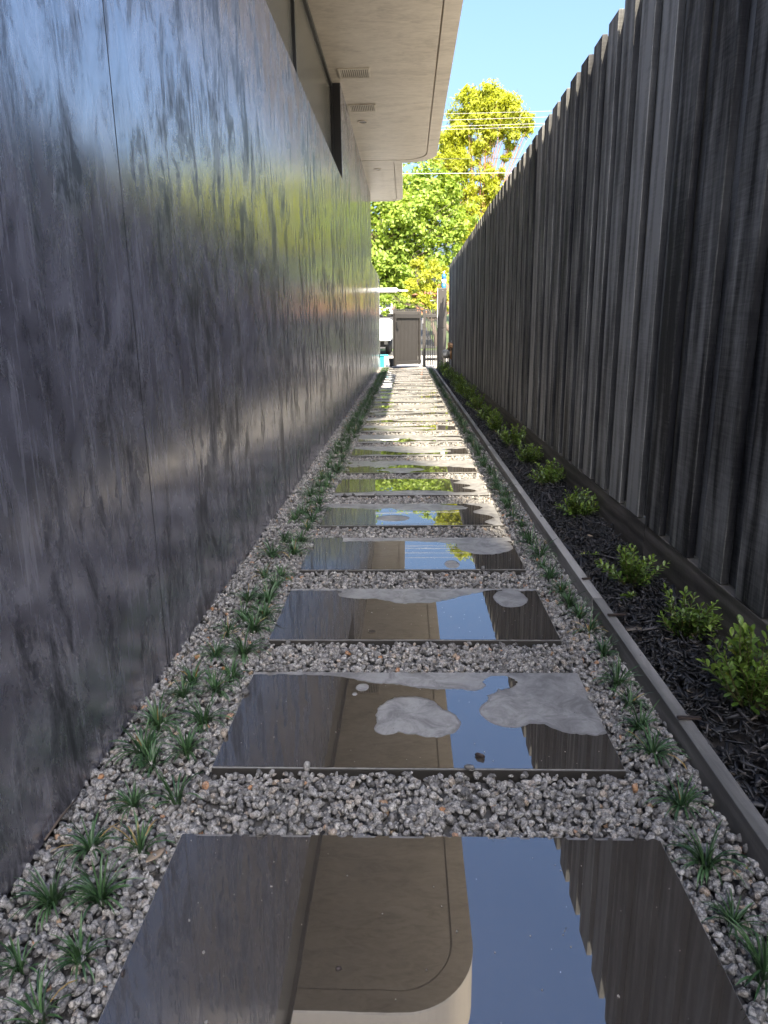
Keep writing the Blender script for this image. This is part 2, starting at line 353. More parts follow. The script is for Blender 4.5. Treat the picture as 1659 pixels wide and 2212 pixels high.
for i in range(NSL):
    y1 = Y1+i*PIT
    s = link('paving_slab', slab_me, path, (random.uniform(-.003, .003) if i > 2 else 0, y1, 0)); bev(s, .003, 2)
    nu, nv = (150, 76) if i < 5 else ((56, 24) if i < 12 else (36, 12))
    us = np.linspace(.003, .997, nu+1); vs_ = np.linspace(.006, .994, nv+1); U, V = np.meshgrid(us, vs_)
    F0_ = wet_field(i, U, V)+fbm(U*2, V, 17.0, i*3+1)*.13+fbm(U*2, V, 41.0, i*3+2)*.09
    for nm, lift, zf, mt in (('damp_fringe', .02+.16*np.clip(fbm(U*2, V, 6.0, i+9)+.3, 0, 1), .0007, 'damp'), ('water_film', 0.0, .0016, 'wet')):
        Fd = F0_+lift; mb = MB(); cache = {}
        def vid(q_):
            k_ = (round(q_[0], 5), round(q_[1], 5))
            if k_ not in cache:
                cache[k_] = len(mb.v); mb.v.append((XL+(XR-XL)*q_[0], -LEN+LEN*q_[1], zf))
            return cache[k_]
        for a in range(nv):
            for c in range(nu):
                vals = [Fd[a, c], Fd[a, c+1], Fd[a+1, c+1], Fd[a+1, c]]
                if max(vals) <= 0: continue
                if nm == 'damp_fringe' and min(F0_[a, c], F0_[a, c+1], F0_[a+1, c+1], F0_[a+1, c]) > .02: continue
                pl = [(us[c], vs_[a]), (us[c+1], vs_[a]), (us[c+1], vs_[a+1]), (us[c], vs_[a+1])]
                if min(vals) <= 0: pl = clip_poly(pl, vals)
                ids = [vid(q_) for q_ in pl]; ids = [x for j, x in enumerate(ids) if x != ids[j-1]]
                if len(ids) >= 3: mb.f.append(tuple(ids)); mb.m.append(0)
        if mb.f: link(nm, mb.mesh(nm, M[mt], True), s)

# ------------------------------------------------------------------ gravel
def ico(sub):
    ph = (1+5**.5)/2
    V = [(-1,ph,0),(1,ph,0),(-1,-ph,0),(1,-ph,0),(0,-1,ph),(0,1,ph),(0,-1,-ph),(0,1,-ph),(ph,0,-1),(ph,0,1),(-ph,0,-1),(-ph,0,1)]
    F = [(0,11,5),(0,5,1),(0,1,7),(0,7,10),(0,10,11),(1,5,9),(5,11,4),(11,10,2),(10,7,6),(7,1,8),(3,9,4),(3,4,2),(3,2,6),(3,6,8),(3,8,9),(4,9,5),(2,4,11),(6,2,10),(8,6,7),(9,8,1)]
    V = [np.array(v, float)/np.linalg.norm(v) for v in V]
    for _ in range(sub):
        mid = {}; F2 = []
        def md(a, b):
            k_ = (min(a, b), max(a, b))
            if k_ not in mid: v = V[a]+V[b]; V.append(v/np.linalg.norm(v)); mid[k_] = len(V)-1
            return mid[k_]
        for a, b, c in F:
            x, y, z = md(a, b), md(b, c), md(c, a); F2 += [(a,x,z),(b,y,x),(c,z,y),(x,y,z)]
        F = F2
    return np.array(V), np.array(F)
def scatter(P, size, protos, F, rnd, flat=1.0, yaw_only=False):
    n = len(P); q_ = rng.normal(size=(n, 4))
    if yaw_only:
        a = rng.uniform(0, 2*np.pi, n); tl = rng.normal(0, .28, (n, 2))
        q_ = np.stack([np.cos(a/2), tl[:, 0], tl[:, 1], np.sin(a/2)], 1)
    q_ /= np.linalg.norm(q_, axis=1)[:, None]; w_, x, y, z = q_.T
    Rt = np.stack([np.stack([1-2*(y*y+z*z), 2*(x*y-z*w_), 2*(x*z+y*w_)], -1), np.stack([2*(x*y+z*w_), 1-2*(x*x+z*z), 2*(y*z-x*w_)], -1), np.stack([2*(x*z-y*w_), 2*(y*z+x*w_), 1-2*(x*x+y*y)], -1)], 1)
    idx = rng.integers(0, len(protos), n); L = protos[idx]*size[:, None, :]
    V = np.einsum('nij,nkj->nki', Rt, L); V[..., 2] *= flat; V = V+P[:, None, :]
    k = L.shape[1]
    return V.reshape(-1, 3), (F[None]+(np.arange(n)*k)[:, None, None]).reshape(-1, F.shape[1]), np.repeat(rnd, k)
def stones(sub, n=14):
    V0, F0 = ico(sub); out = []
    for _ in range(n):
        d = rng.normal(size=(11, 3)); d /= np.linalg.norm(d, axis=1)[:, None]; h = rng.uniform(.50, .86, 11)
        V = V0*rng.uniform(.9, 1.1, (len(V0), 1))
        for dd, hh in zip(d, h):      # chip flat faces off
            pr_ = V@dd; ex = np.maximum(pr_-hh, 0); V = V-ex[:, None]*dd
        out.append(V*np.array([1, rng.uniform(.7, .95), rng.uniform(.55, .85)]))
    return np.array(out)*1.22, F0
def gravel_points(y0, y1, dens):
    n = int((.755+.68)*(y1-y0)*dens); x = rng.uniform(-.755, .675, n); y = rng.uniform(y0, y1, n)
    r_ = (y-Y1) % PIT; onslab = (x > XL-.003) & (x < XR+.003) & (r_ > PIT-LEN-.003) & (y < Y1+(NSL-1)*PIT+.001) | ((x > XL) & (x < XR) & (r_ > PIT-LEN) & False)
    k = ~onslab; return x[k], y[k]
mbg = MB(); mbg.add([(-.8, -1, -.036), (.69, -1, -.036), (.69, 20.2, -.036), (-.8, 20.2, -.036)], [(0,1,2,3)])
part('gravel_bed', mbg, M['gbase'], None, kind='structure')
Vs, Fs, As = [], [], []; off = 0
for (y0, y1, dens, sub) in ((.55, 2.25, 10500, 1), (2.25, 5.8, 9000, 0), (5.8, 20.1, 2900, 0)):
    PR, F0 = stones(sub); x, y = gravel_points(y0, y1, dens); n = len(x)
    z = -.030+rng.random(n)**.8*.022; base = (.0050+.0066*rng.random(n)**1.5)*(1.03 if sub else (1.12 if y0 < 5 else 1.65))
    sz = base[:, None]*np.ones((1, 3)); edge_over = rng.random(n) < 0
    V, F, A = scatter(np.stack([x, y, z], 1), sz, PR, F0, rng.random(n)); Vs.append(V); Fs.append(F+off); As.append(A); off += len(V)
# a few stones kicked up onto the slab edges
n = 34; x = rng.choice([XL, XR], n)+rng.normal(0, .004, n); y = rng.uniform(.9, 6, n); k = rng.random(n) < .35
x[k] = rng.uniform(XL, XR, k.sum()); y[k] = Y1+PIT*rng.integers(0, 6, k.sum())-rng.choice([0, LEN], k.sum())
PR, F0 = stones(1); V, F, A = scatter(np.stack([x, y, np.full(n, .006)], 1), rng.uniform(.008, .013, n)[:, None]*np.ones((1, 3)), PR, F0, rng.random(n)); Vs.append(V); Fs.append(F+off); As.append(A)
gv = link('gravel', rawmesh('gravel', np.concatenate(Vs), np.concatenate(Fs), M['stone'], np.concatenate(As)))
tag(gv, 'speckled grey granite gravel filling the gaps round the paving slabs', 'gravel', kind='stuff')
# grit specks and drops lying on the near slabs
PR, F0 = stones(0); n = 330; i_ = rng.integers(0, 5, n); x = rng.uniform(XL+.01, XR-.01, n); y = Y1+i_*PIT-rng.uniform(.01, LEN-.01, n)
V, F, A = scatter(np.stack([x, y, np.full(n, .0022)], 1), (rng.uniform(.0006, .0017, n)*(1+1.2*(rng.random(n) < .07)))[:, None]*np.ones((1, 3)), PR, F0, rng.uniform(.55, .95, n))
gr = link('grit', rawmesh('grit', V, F, M['stone'], A)); tag(gr, 'tiny pale grit specks scattered on the wet paving slabs', 'grit', kind='stuff')
for (px, py, r_, lab) in ((.172, 1.503, .011, 'small dark pebble standing in the blue sky reflection on the second slab'), (-.462, .9+.0, .006, 'tiny dark chip lying on the left edge of the nearest slab'), (-.115, .915, .0045, 'tiny round crumb in the middle of the nearest wet slab')):
    V, F, A = scatter(np.array([[px, py, r_*.5]]), np.array([[r_*1.3, r_, r_*.7]]), PR, F0, np.array([.2])); o = link('pebble', rawmesh('pebble', V-np.array([px, py, 0]), F, M['pebble'], A), None, (px, py, 0)); tag(o, lab, 'pebble', 'loose crumbs on the wet slabs')

def dead_leaf(x, y, z, ln, wd, rz, lab, tilt=.25, mt='deadleaf'):
    b = MB(); n = 6; pts = []
    for k in range(n+1):
        q_ = k/n; w_ = wd*math.sin(math.pi*min(1, q_*1.02))**.7*.5+.0006; pts += [(ln*(q_-.5), -w_, .25*w_+.010*q_*q_), (ln*(q_-.5), 0, .010*q_*q_), (ln*(q_-.5), w_, .25*w_+.010*q_*q_)]
    b.add(pts, [(3*k+a, 3*k+3+a, 3*k+4+a, 3*k+1+a) for k in range(n) for a in (0, 1)])
    o = link('fallen_leaf', b.mesh('fallen_leaf', M[mt], True), None, (x, y, z)); o.rotation_euler = (random.uniform(-.2, .2), tilt, rz); sd_ = o.modifiers.new('thickness', 'SOLIDIFY'); sd_.thickness = .0006; tag(o, lab, 'leaf', 'dead leaves lying about')
dead_leaf(-.502, 1.165, -.004, .050, .020, 1.1, 'large tan dead leaf in the gravel by the far left corner of the nearest slab')
dead_leaf(-.60, 2.215, .0, .03, .012, .4, 'small orange brown leaf in the gravel left of the third slab')
dead_leaf(.86, 3.22, .045, .035, .014, 2.0, 'pale brown leaf on the mulch behind the third bush')
b = MB(); b.tube([(-.742, 1.20, .004), (-.738, 1.26, .010), (-.735, 1.33, .006)], [.002, .003, .002], 6); tag(part('twig', b, M['bark'], None, True), 'dark brown twig lying against the foot of the dark wall', 'twig')

# ------------------------------------------------------------------ mulch bed
mb = MB(); mb.add([(.70, -1, .0), (1.03, -1, .0), (1.03, 18.6, .0), (.70, 18.6, .0)], [(0,1,2,3)]); part('garden_bed', mb, M['soil'], None, kind='structure')
PR = []
for _ in range(12):
    h = np.array([(-1,-1,-1),(1,-1,-1),(1,1,-1),(-1,1,-1),(-1,-1,1),(1,-1,1),(1,1,1),(-1,1,1)], float)
    h[:, 0] *= rng.uniform(.6, 1.1, 8); h[:, 1] *= rng.uniform(.35, 1.2, 8); h[:, 2] *= rng.uniform(.5, 1.2, 8); PR.append(h)
PR = np.array(PR); FB = np.array([(0,3,2,1),(4,5,6,7),(0,1,5,4),(1,2,6,5),(2,3,7,6),(3,0,4,7)])
Vs, Fs, As = [], [], []; off = 0
for (y0, y1, dens, sc_) in ((1.0, 5.5, 5200, 1.0), (5.5, 18.5, 2200, 1.4)):
    n = int((y1-y0)*.31*dens); P = np.stack([rng.uniform(.705, 1.015, n), rng.uniform(y0, y1, n), .003+rng.random(n)**1.2*.034], 1)
    P[:, 2] += .018*(P[:, 0]-.7)/.3
    big = 1+.9*(rng.random(n) < .07)
    sz = np.stack([rng.uniform(.008, .030, n)*big, rng.uniform(.0018, .0055, n)*big, rng.uniform(.001, .0026, n)], 1)*sc_
    V, F, A = scatter(P, sz, PR, FB, rng.random(n), yaw_only=True); V[:, 0] = np.clip(V[:, 0], .693, 1.018); Vs.append(V); Fs.append(F+off); As.append(A); off += len(V)
mu = link('bark_mulch', rawmesh('bark_mulch', np.concatenate(Vs), np.concatenate(Fs), M['mulch'], np.concatenate(As)))
tag(mu, 'black bark chip mulch filling the garden bed beside the fence', 'mulch', kind='stuff')
for (px, py, a, ln) in ((.71, 2.26, .35, .07), (.70, 1.60, .1, .06), (.695, 2.62, .5, .04)):
    b = MB(); b.box((-ln/2, -.004, -.003), (ln/2, .005, .003), M=Matrix.Translation((px, py, .052)) @ Matrix.Rotation(a, 4, 'Z') @ Matrix.Rotation(.1, 4, 'Y'))
    tag(part('bark_chip', b, M['pebble'], None), {2.26: 'long bark chip lying across the timber edging beside the second bush', 1.60: 'bark chip on the edging timber beside the nearest bush', 2.62: 'short bark chip on the edging timber beside the third bush'}[py], 'bark chip')

# ------------------------------------------------------------------ timber edging
edg = empty('timber_edging', (.685, 1, 0), label='weathered grey timber edging board between the gravel and the black mulch bed', cat='edging')
ys = [-.6, 2.43, 5.9, 9.6, 13.3, 18.4]
for k in range(5):
    b = MB(); b.box((.672, ys[k]+.003, -.10), (.708, ys[k+1]-.003, .046)); o = part('edging_board', b, M['edge'], edg, bevel=.002)

# ------------------------------------------------------------------ fence
fen = empty('timber_fence', (1.02, 9, 0), label='tall dark stained board fence along the right side of the path', cat='fence')
FP = .275; fy0 = 3.819
def board_mesh(wd, x0, x1, z0, z1, name, seed, mt='fence'):
    r_ = random.Random(seed); b = MB(); nz = 10; vs = []
    bow = r_.uniform(-.004, .004)
    for k in range(nz+1):
        z = z0+(z1-z0)*k/nz; s_ = bow*math.sin(math.pi*k/nz)
        for (x, y) in ((x0, -wd/2), (x1, -wd/2), (x1, wd/2), (x0, wd/2)): vs.append((x+s_*.6, y+s_, z+(r_.uniform(-.002, .002) if 0 < k < nz else 0)))
    fs = [(3,2,1,0), tuple(nz*4+i for i in range(4))]
    for k in range(nz):
        for j in range(4): fs.append((k*4+j, k*4+(j+1) % 4, k*4+4+(j+1) % 4, k*4+4+j))
    b.add(vs, fs); return b.mesh(name, M[mt])
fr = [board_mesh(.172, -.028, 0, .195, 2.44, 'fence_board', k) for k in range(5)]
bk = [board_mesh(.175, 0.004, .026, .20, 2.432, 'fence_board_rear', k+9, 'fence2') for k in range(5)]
for k in range(-22, 50):
    yc = fy0+k*FP+.085
    if yc > 18.75: break
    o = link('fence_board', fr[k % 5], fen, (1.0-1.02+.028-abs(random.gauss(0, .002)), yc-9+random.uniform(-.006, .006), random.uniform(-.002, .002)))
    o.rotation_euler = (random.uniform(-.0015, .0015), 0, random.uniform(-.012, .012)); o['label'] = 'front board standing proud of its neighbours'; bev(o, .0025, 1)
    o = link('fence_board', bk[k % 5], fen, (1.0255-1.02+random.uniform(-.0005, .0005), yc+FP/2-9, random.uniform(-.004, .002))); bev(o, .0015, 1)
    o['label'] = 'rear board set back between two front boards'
b = MB()
ysp = [-2.2, 2.9, 6.2, 9.9, 13.6, 18.86]
for k in range(5):
    bb = MB(); bb.box((1.0, ysp[k]+.002, -.05), (1.055, ysp[k+1]-.002, .192)); part('plinth_board', bb, M['plinth'], fen, bevel=.003)
for z in (.45, 1.2, 2.1):
    bb = MB(); bb.box((1.062, -2, z), (1.099, 18.25, z+.075)); part('fence_rail', bb, M['plinth'], fen)
for (k, z0, z1) in ((24, .55, 1.25), (20, .55, 1.3), (18, .6, 1.05), (-1, .5, 1.25), (4, .45, 1.3)):  # thin orange strips paint slivers of sunlight leaking between boards
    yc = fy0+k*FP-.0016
    bb = MB(); bb.box((1.028, yc-.0015, z0), (1.0315, yc-.0005, z1)); part('lit_slit', bb, M['slit_light'], fen, label='thin orange strip painted as leaking sunlight along a board edge')

# ------------------------------------------------------------------ house
XW = -.75
hou = empty('house', (-1, 9, 0), label='modern house with dark burnished wall and rounded beige eaves along the left of the path', cat='house')
def wpanel(y0, y1, z1, x1=XW):
    b = MB(); b.box((XW-.16, y0, -.012), (x1, y1, z1)); return part('wall_panel', b, M['wall'], hou, bevel=.0012)
ZW = 2.72
for a, b_ in ((-6, -2.4), (-2.396, 1.985), (1.989, 9.03)): wpanel(a, b_, ZW)
wpanel(9.034, 15.95, 3.76)
for yj in (-2.398, 1.987, 9.0332):
    b = MB(); b.box((XW-.15, yj-.0021 if yj < 9 else 9.0305, 0), (XW+.0003, yj+.0021 if yj < 9 else 9.0338, 2.70)); part('joint_strip', b, M['rubber'], hou)
# dark core behind the joints, and inside walls
b = MB(); b.box((XW-.22, -6, 0), (XW-.162, 15.9, 2.70)); part('wall_core', b, M['black'], hou)
b = MB(); b.box((-8, -6, -.05), (XW-.9, 15.9, 3.74)); part('inner_wall', b, M['blind'], hou)
b = MB(); b.box((XW-.16, 9.022, ZW+.002), (XW-.004, 9.0325, 3.745)); part('window_jamb', b, M['black'], hou)
# strip window set back
wi = empty('window', (0, 0, 0)); wi.parent = hou; wi.location = (1, -9, 0)
XG = XW-.125
b = MB(); b.box((XG-.004, -6, ZW+.03), (XG+.004, 9.0, 3.70)); o = link('glass_pane', b.mesh('glass_pane', M['glass']), wi)
b = MB(); b.box((XG-.02, -6, 3.70), (XG+.035, 9.02, 3.745)); b2 = link('window_frame', b.mesh('window_frame', M['black']), wi); bev(b2, .004)
b = MB(); b.box((XG-.02, -6, ZW+.002), (XG+.02, 9.02, ZW+.03)); link('window_frame', b.mesh('window_frame', M['black']), wi)
b = MB(); b.box((XG-.02, 8.975, ZW+.03), (XG+.03, 9.02, 3.70)); link('window_frame', b.mesh('window_frame', M['black']), wi)
for ym in (6.12, 2.6, -1):
    for dy, w_ in ((0, .05), (.075, .03)):
        b = MB(); b.box((XG-.02, ym+dy, ZW+.03), (XG+(.03 if dy == 0 else .022), ym+dy+w_, 3.70)); link('window_mullion', b.mesh('window_mullion', M['black']), wi)
b = MB(); b.box((XG-.07, -6, ZW), (XG-.06, 6.1, 3.74)); b.box((XG-.07, 6.32, ZW), (XG-.06, 8.98, 3.74)); link('window_blind', b.mesh('window_blind', M['blind']), wi)
b = MB(); b.box((XG-.05, 6.22, ZW), (XG-.045, 6.34, 3.70)); link('curtain_edge', b.mesh('curtain_edge', M['white']), wi)
# eaves: rounded plan outlines
ZS_ = 3.75
def rr(x0, y0, x1, y1, ra, rb, ea=1.0, eb=1.0, n=14):
    """plan outline with rounded right corners; ra near, rb far radius; e = stretch in y"""
    P = [(x0, y0)]
    for k in range(n+1):
        a = -math.pi/2+math.pi/2*k/n; P.append((x1-ra+ra*math.cos(a), y0+ra*ea+ra*ea*math.sin(a)))
    for k in range(n+1):
        a = math.pi/2*k/n; P.append((x1-rb+rb*math.cos(a), y1-rb*eb+rb*eb*math.sin(a)))
    return P+[(x0, y1)]
def ring(b, A, B, z0, z1):
    """solid band between the outlines A (outer) and B (inner), without the wall side"""
    n = len(A); vs = [(x, y, z) for z in (z0, z1) for L in (A, B) for x, y in L]
    for i in range(n-1):
        q_ = [i, i+1, n+i+1, n+i]
        b.add([vs[j] for j in q_]+[vs[2*n+j] for j in q_], [(3,2,1,0), (4,5,6,7), (0,1,5,4), (2,3,7,6)])
O1 = rr(-3, 4.0, .50, 13.08, .55, .50, 1.1, 1.15); I1 = rr(-3, 4.17, .34, 12.88, .42, .38, 1.1, 1.15); J1 = rr(-3, 4.185, .325, 12.865, .41, .37, 1.1, 1.15)
b = MB(); ring(b, O1, I1, ZS_-.004, ZS_+.02); part('eaves_rim', b, M['soffit'], hou)
b = MB(); b.prism(J1, ZS_, ZS_+.02); part('soffit_panel', b, M['soffit'], hou)
b = MB(); b.prism(rr(-3, 4.004, .496, 13.076, .55, .50, 1.1, 1.15), ZS_+.022, 4.3); part('upper_wall', b, M['cream'], hou)
O2 = rr(-3, 13.084, -.07, 16.75, .02, .22, 1, 1.9); I2 = rr(-3, 13.0845, -.20, 16.62, .02, .14, 1, 1.9); J2 = rr(-3, 13.085, -.212, 16.608, .02, .13, 1, 1.9)
b = MB(); ring(b, O2, I2, ZS_-.002, ZS_+.02); part('eaves_rim', b, M['soffit'], hou)
b = MB(); b.prism(J2, ZS_+.001, ZS_+.02); part('soffit_panel', b, M['soffit'], hou)
b = MB(); b.prism(rr(-3, 13.09, -.074, 16.746, .02, .22, 1, 1.9), ZS_+.022, 4.25); part('upper_wall', b, M['cream'], hou)
# unseen tower added behind the viewer to cast shade over the near path
ap = empty('sun_blocker', (3.1, -22, 0), label='unseen tower added far behind the viewer to shade the near path', cat='sun blocker')
b = MB(); b.box((1.2, -24.5, -.05), (4.99, -20, 27.5)); part('wall', b, M['cream'], ap)  # body of the added sun-blocking tower
b = MB(); b.box((1.05, -24.6, 27.502), (4.99, -19.9, 27.8)); part('roof', b, M['tile'], ap)  # top of the added sun-blocking tower
wm = MB(); wm.box((0, 0, 0), (.75, .03, 1.1)); wm = wm.mesh('window', M['carglass'])  # panes only dress the added sun-blocking tower
for k in range(10):
    for x in (1.6, 2.75, 3.9): link('window', wm, ap, (x-3.1, -20+.001+22, 1.2+2.6*k))  # panes of the added sun-blocking tower
# vents and downlights
def vent(y, x):
    v = empty('ceiling_vent'); v.parent = hou; v.location = (x+1, y-9, ZS_)
    W, L, t_, d = .175, .15, .026, .012
    b = MB()
    for a_, c_ in (((-W, -L), (W, -L+t_)), ((-W, L-t_), (W, L)), ((-W, -L+t_), (-W+t_, L-t_)), ((W-t_, -L+t_), (W, L-t_))): b.box((*a_, -d), (*c_, .0))
    o = link('vent_frame', b.mesh('vent_frame', M['soffit']), v); bev(o, .004)
    bb = MB(); bb.box((-W+t_, -L+t_, -.0015), (W-t_, L-t_, -.0005)); link('vent_backing', bb.mesh('vent_backing', M['blind']), v)
    for k in range(13):
        xx = -W+t_+.012+k*(2*W-2*t_-.024)/12; bb = MB(); bb.box((xx-.006, -L+t_, -.009), (xx+.005, L-t_, -.002)); link('vent_slat', bb.mesh('vent_slat', M['soffit']), v)
vent(8.72, -.565); vent(9.98, -.555)
for (x, y, r_) in ((-.59, 10.6, .075), (-.505, 13.55, .07)):
    d = empty('downlight'); d.parent = hou; d.location = (x+1, y-9, ZS_)
    bb = MB(); bb.lathe([(r_, 0), (r_, -.008), (r_*.8, -.011), (r_*.74, -.002)], (0,0,0), n=24); link('downlight_trim', bb.mesh('downlight_trim', M['soffit'], True), d)
    bb = MB(); bb.lathe([(r_*.72, -.0045), (r_*.72, -.0035)], (0,0,0), n=24); link('downlight_lens', bb.mesh('downlight_lens', M['lamp']), d)

# lower garden wall past the house
gw = empty('garden_wall', (-.8, 18, 0), label='lower dark burnished wall section continuing past the far corner of the house', cat='wall')
b = MB(); b.box((XW-.14, 15.956, -.01), (XW-.001, 20.0, 2.41)); part('wall_panel', b, M['wall'], gw, bevel=.004)
for z in (.32, 2.28):
    b = MB(); b.box((XW-.001, 19.63, z-.06), (XW+.012, 19.68, z+.06)); part('hinge_plate', b, M['black'], gw)
ps = empty('steel_post', (-.79, 20.4, 0), label='thin grey round steel post with cap at the far end of the dark wall', cat='post')
b = MB(); b.tube([(-.775, 20.4, -.05), (-.775, 20.4, 2.33)], .018, 10); part('post_tube', b, M['galv'], ps, True)
b = MB(); b.lathe([(.022, 0), (.026, .015), (.018, .035), (.004, .045)], (-.775, 20.4, 2.33), n=12); part('post_cap', b, M['galv'], ps, True)
tb = empty('white_tube', (-.7, 20.5, 2.07), label='white horizontal tube with a thin tapered tip beside the grey post above the gate', cat='tube')
b = MB(); b.lathe([(.05, 0), (.062, .01), (.062, 1.5), (.05, 1.52)], (-1.78, 20.5, 2.075), (1, 0, -.004), 16); part('tube_body', b, M['white'], tb, True)
b = MB(); b.lathe([(.038, 1.52), (.038, 1.565)], (-1.78, 20.5, 2.073), (1, 0, -.006), 12); part('tube_collar', b, M['galv'], tb, True)
b = MB(); b.lathe([(.027, 1.565), (.020, 1.80), (.008, 1.82)], (-1.78, 20.5, 2.067), (1, 0, -.010), 12); part('tube_tip', b, M['white'], tb, True)

# ------------------------------------------------------------------ gate
gt = empty('slatted_gate', (-.34, 19.1, 0), label='charcoal slatted timber gate leaf standing ajar at the end of the path', cat='gate')
GA = math.atan2(.75, .72); GM = Matrix.Translation((-.335, 19.12, 0)) @ Matrix.Rotation(GA, 4, 'Z')
GWd = 1.0
def gp(name, a, c, mat='gate'):
    b = MB(); b.box(a, c, M=GM); return part(name, b, M[mat], gt, bevel=.003)
gp('gate_rail', (.045, -.03, 1.30), (GWd, .02, 1.40)); gp('gate_rail', (.045, -.03, .10), (GWd, .02, .19)); gp('gate_stile', (0, -.035, .08), (.05, .03, 1.42)); gp('gate_stile', (GWd-.05, -.034, .08), (GWd, .03, 1.42))
for k in range(17):
    x = .055+k*(GWd-.11)/17; gp('gate_slat', (x, .022, .105), (x+.043, .04, 1.36))
lt = gp('gate_latch', (.02, -.07, 1.08), (.13, -.04, 1.11), 'black'); gp('gate_latch', (.03, -.06, 1.02), (.06, -.036, 1.2), 'black')
# fixed screen behind the leaf
fx = empty('slatted_screen', (0, 20.2, 0), label='wide charcoal slatted screen with posts standing just behind the open gate leaf', cat='screen')
def bp(parent, name, a, c, mat='gate', bv=.003, **k):
    b = MB(); b.box(a, c); return part(name, b, M[mat], parent, bevel=bv, **k)
bp(fx, 'post', (-.385, 20.15, -.05), (-.30, 20.235, 1.555)); bp(fx, 'screen_rail', (-.298, 20.19, 1.40), (.40, 20.235, 1.49)); bp(fx, 'screen_rail', (-.298, 20.19, .10), (.40, 20.235, .18))
for k in range(15): bp(fx, 'screen_slat', (-.295+k*.0462, 20.238, .06), (-.295+k*.0462+.034, 20.256, 1.56), bv=0)
bp(fx, 'threshold', (-.42, 20.0, -.05), (.86, 20.14, .012), 'conc')
sl = empty('picket_panel', (.65, 20, 0), label='narrow open picket panel with vertical slats between the gate and the tall cabinet', cat='fence panel')
bp(sl, 'post', (.43, 19.96, -.05), (.52, 20.05, 1.53)); bp(sl, 'picket_rail', (.522, 19.975, 1.32), (.83, 20.01, 1.40)); bp(sl, 'picket_rail', (.522, 19.975, .17), (.83, 20.01, .235))
for k in range(6): bp(sl, 'picket', (.545+k*.048, 20.012, .03), (.545+k*.048+.027, 20.03, 1.53), bv=0)
bp(sl, 'hinge', (.415, 19.93, 1.16), (.45, 19.96, 1.30), 'galv', 0); bp(sl, 'hinge', (.415, 19.93, .32), (.45, 19.96, .44), 'black', 0)

# ------------------------------------------------------------------ cabinet, bottle, gas meter
cb = empty('utility_cabinet', (.9, 18.5, 0), label='tall narrow charcoal steel cabinet with two doors at the far end of the fence', cat='cabinet')
bp(cb, 'cabinet_body', (.775, 18.32, -.02), (.992, 18.85, 1.99), 'cab', .004)
bp(cb, 'cabinet_door', (.79, 18.305, 1.045), (.980, 18.319, 1.975), 'cab'); bp(cb, 'cabinet_door', (.79, 18.305, .03), (.980, 18.319, 1.032), 'cab')
bp(cb, 'side_trim', (.762, 18.33, 1.04), (.774, 18.37, 1.99), 'white', .001)
bp(cb, 'vent_slot', (.875, 18.300, 1.93), (.91, 18.304, 1.937), 'galv', 0); bp(cb, 'vent_slot', (.875, 18.300, .985), (.91, 18.304, .992), 'galv', 0)
bo = empty('spray_bottle', (.93, 18.55, 1.992), label='blue and white cylindrical bottle with a pale nozzle standing on the cabinet', cat='bottle')
b = MB(); b.lathe([(.052, 0), (.057, .01), (.057, .12)], (.93, 18.55, 1.992), n=20); part('bottle_base', b, M['blue'], bo, True)
b = MB(); b.lathe([(.0585, .12), (.0585, .215)], (.93, 18.55, 1.992), n=20); part('bottle_label', b, M['white'], bo, True)
b = MB(); b.lathe([(.057, .215), (.057, .30), (.045, .335), (.02, .35)], (.93, 18.55, 1.992), n=20); part('bottle_shoulder', b, M['blue'], bo, True)
b = MB(); b.tube([(.93, 18.55, 2.34), (.932, 18.55, 2.38), (.955, 18.55, 2.41)], [.014, .012, .009], 8); part('nozzle', b, M['white'], bo, True)
gm = empty('gas_meter', (.92, 16.0, 0), label='grey gas meter with brass regulator and pipes against the end of the fence', cat='gas meter')
b = MB(); b.lathe([(.02, -.075), (.085, -.07), (.10, -.03), (.10, .03), (.085, .065), (.03, .075)], (.865, 16.0, .47), (.25, .9, 0), 20); part('meter_body', b, M['meter'], gm, True)
b = MB(); b.box((.80, 15.87, .44), (.86, 15.93, .50)); part('meter_index', b, M['white'], gm, bevel=.006)
b = MB(); b.tube([(.90, 16.0, .55), (.92, 16.0, .62), (.905, 16.0, .70), (.995, 16.0, .70)], [.026, .022, .018, .018], 8); part('brass_elbow', b, M['brass'], gm, True)
b = MB(); b.lathe([(.02, -.04), (.05, -.03), (.055, 0), (.05, .03), (.02, .04)], (.975, 15.93, .645), (0, 1, 0), 16); part('regulator', b, M['brass'], gm, True)
b = MB(); b.tube([(.975, 15.95, .68), (.975, 15.95, .76)], [.016, .010], 8); part('vent_cap', b, M['galv'], gm, True)
b = MB(); b.tube([(.97, 15.97, .60), (.97, 15.97, .36)], .022, 8); b.tube([(.935, 15.95, .47), (.985, 15.95, .47)], .016, 8); part('valve', b, M['brass'], gm, True)
b = MB(); b.tube([(.97, 15.97, .36), (.97, 15.97, .20), (.985, 15.97, .08), (.99, 15.97, 0)], .014, 8); part('pipe', b, M['galv'], gm, True)
b = MB(); b.tube([(.90, 16.0, .40), (.90, 16.0, 0)], .012, 8); part('pipe', b, M['black'], gm, True)

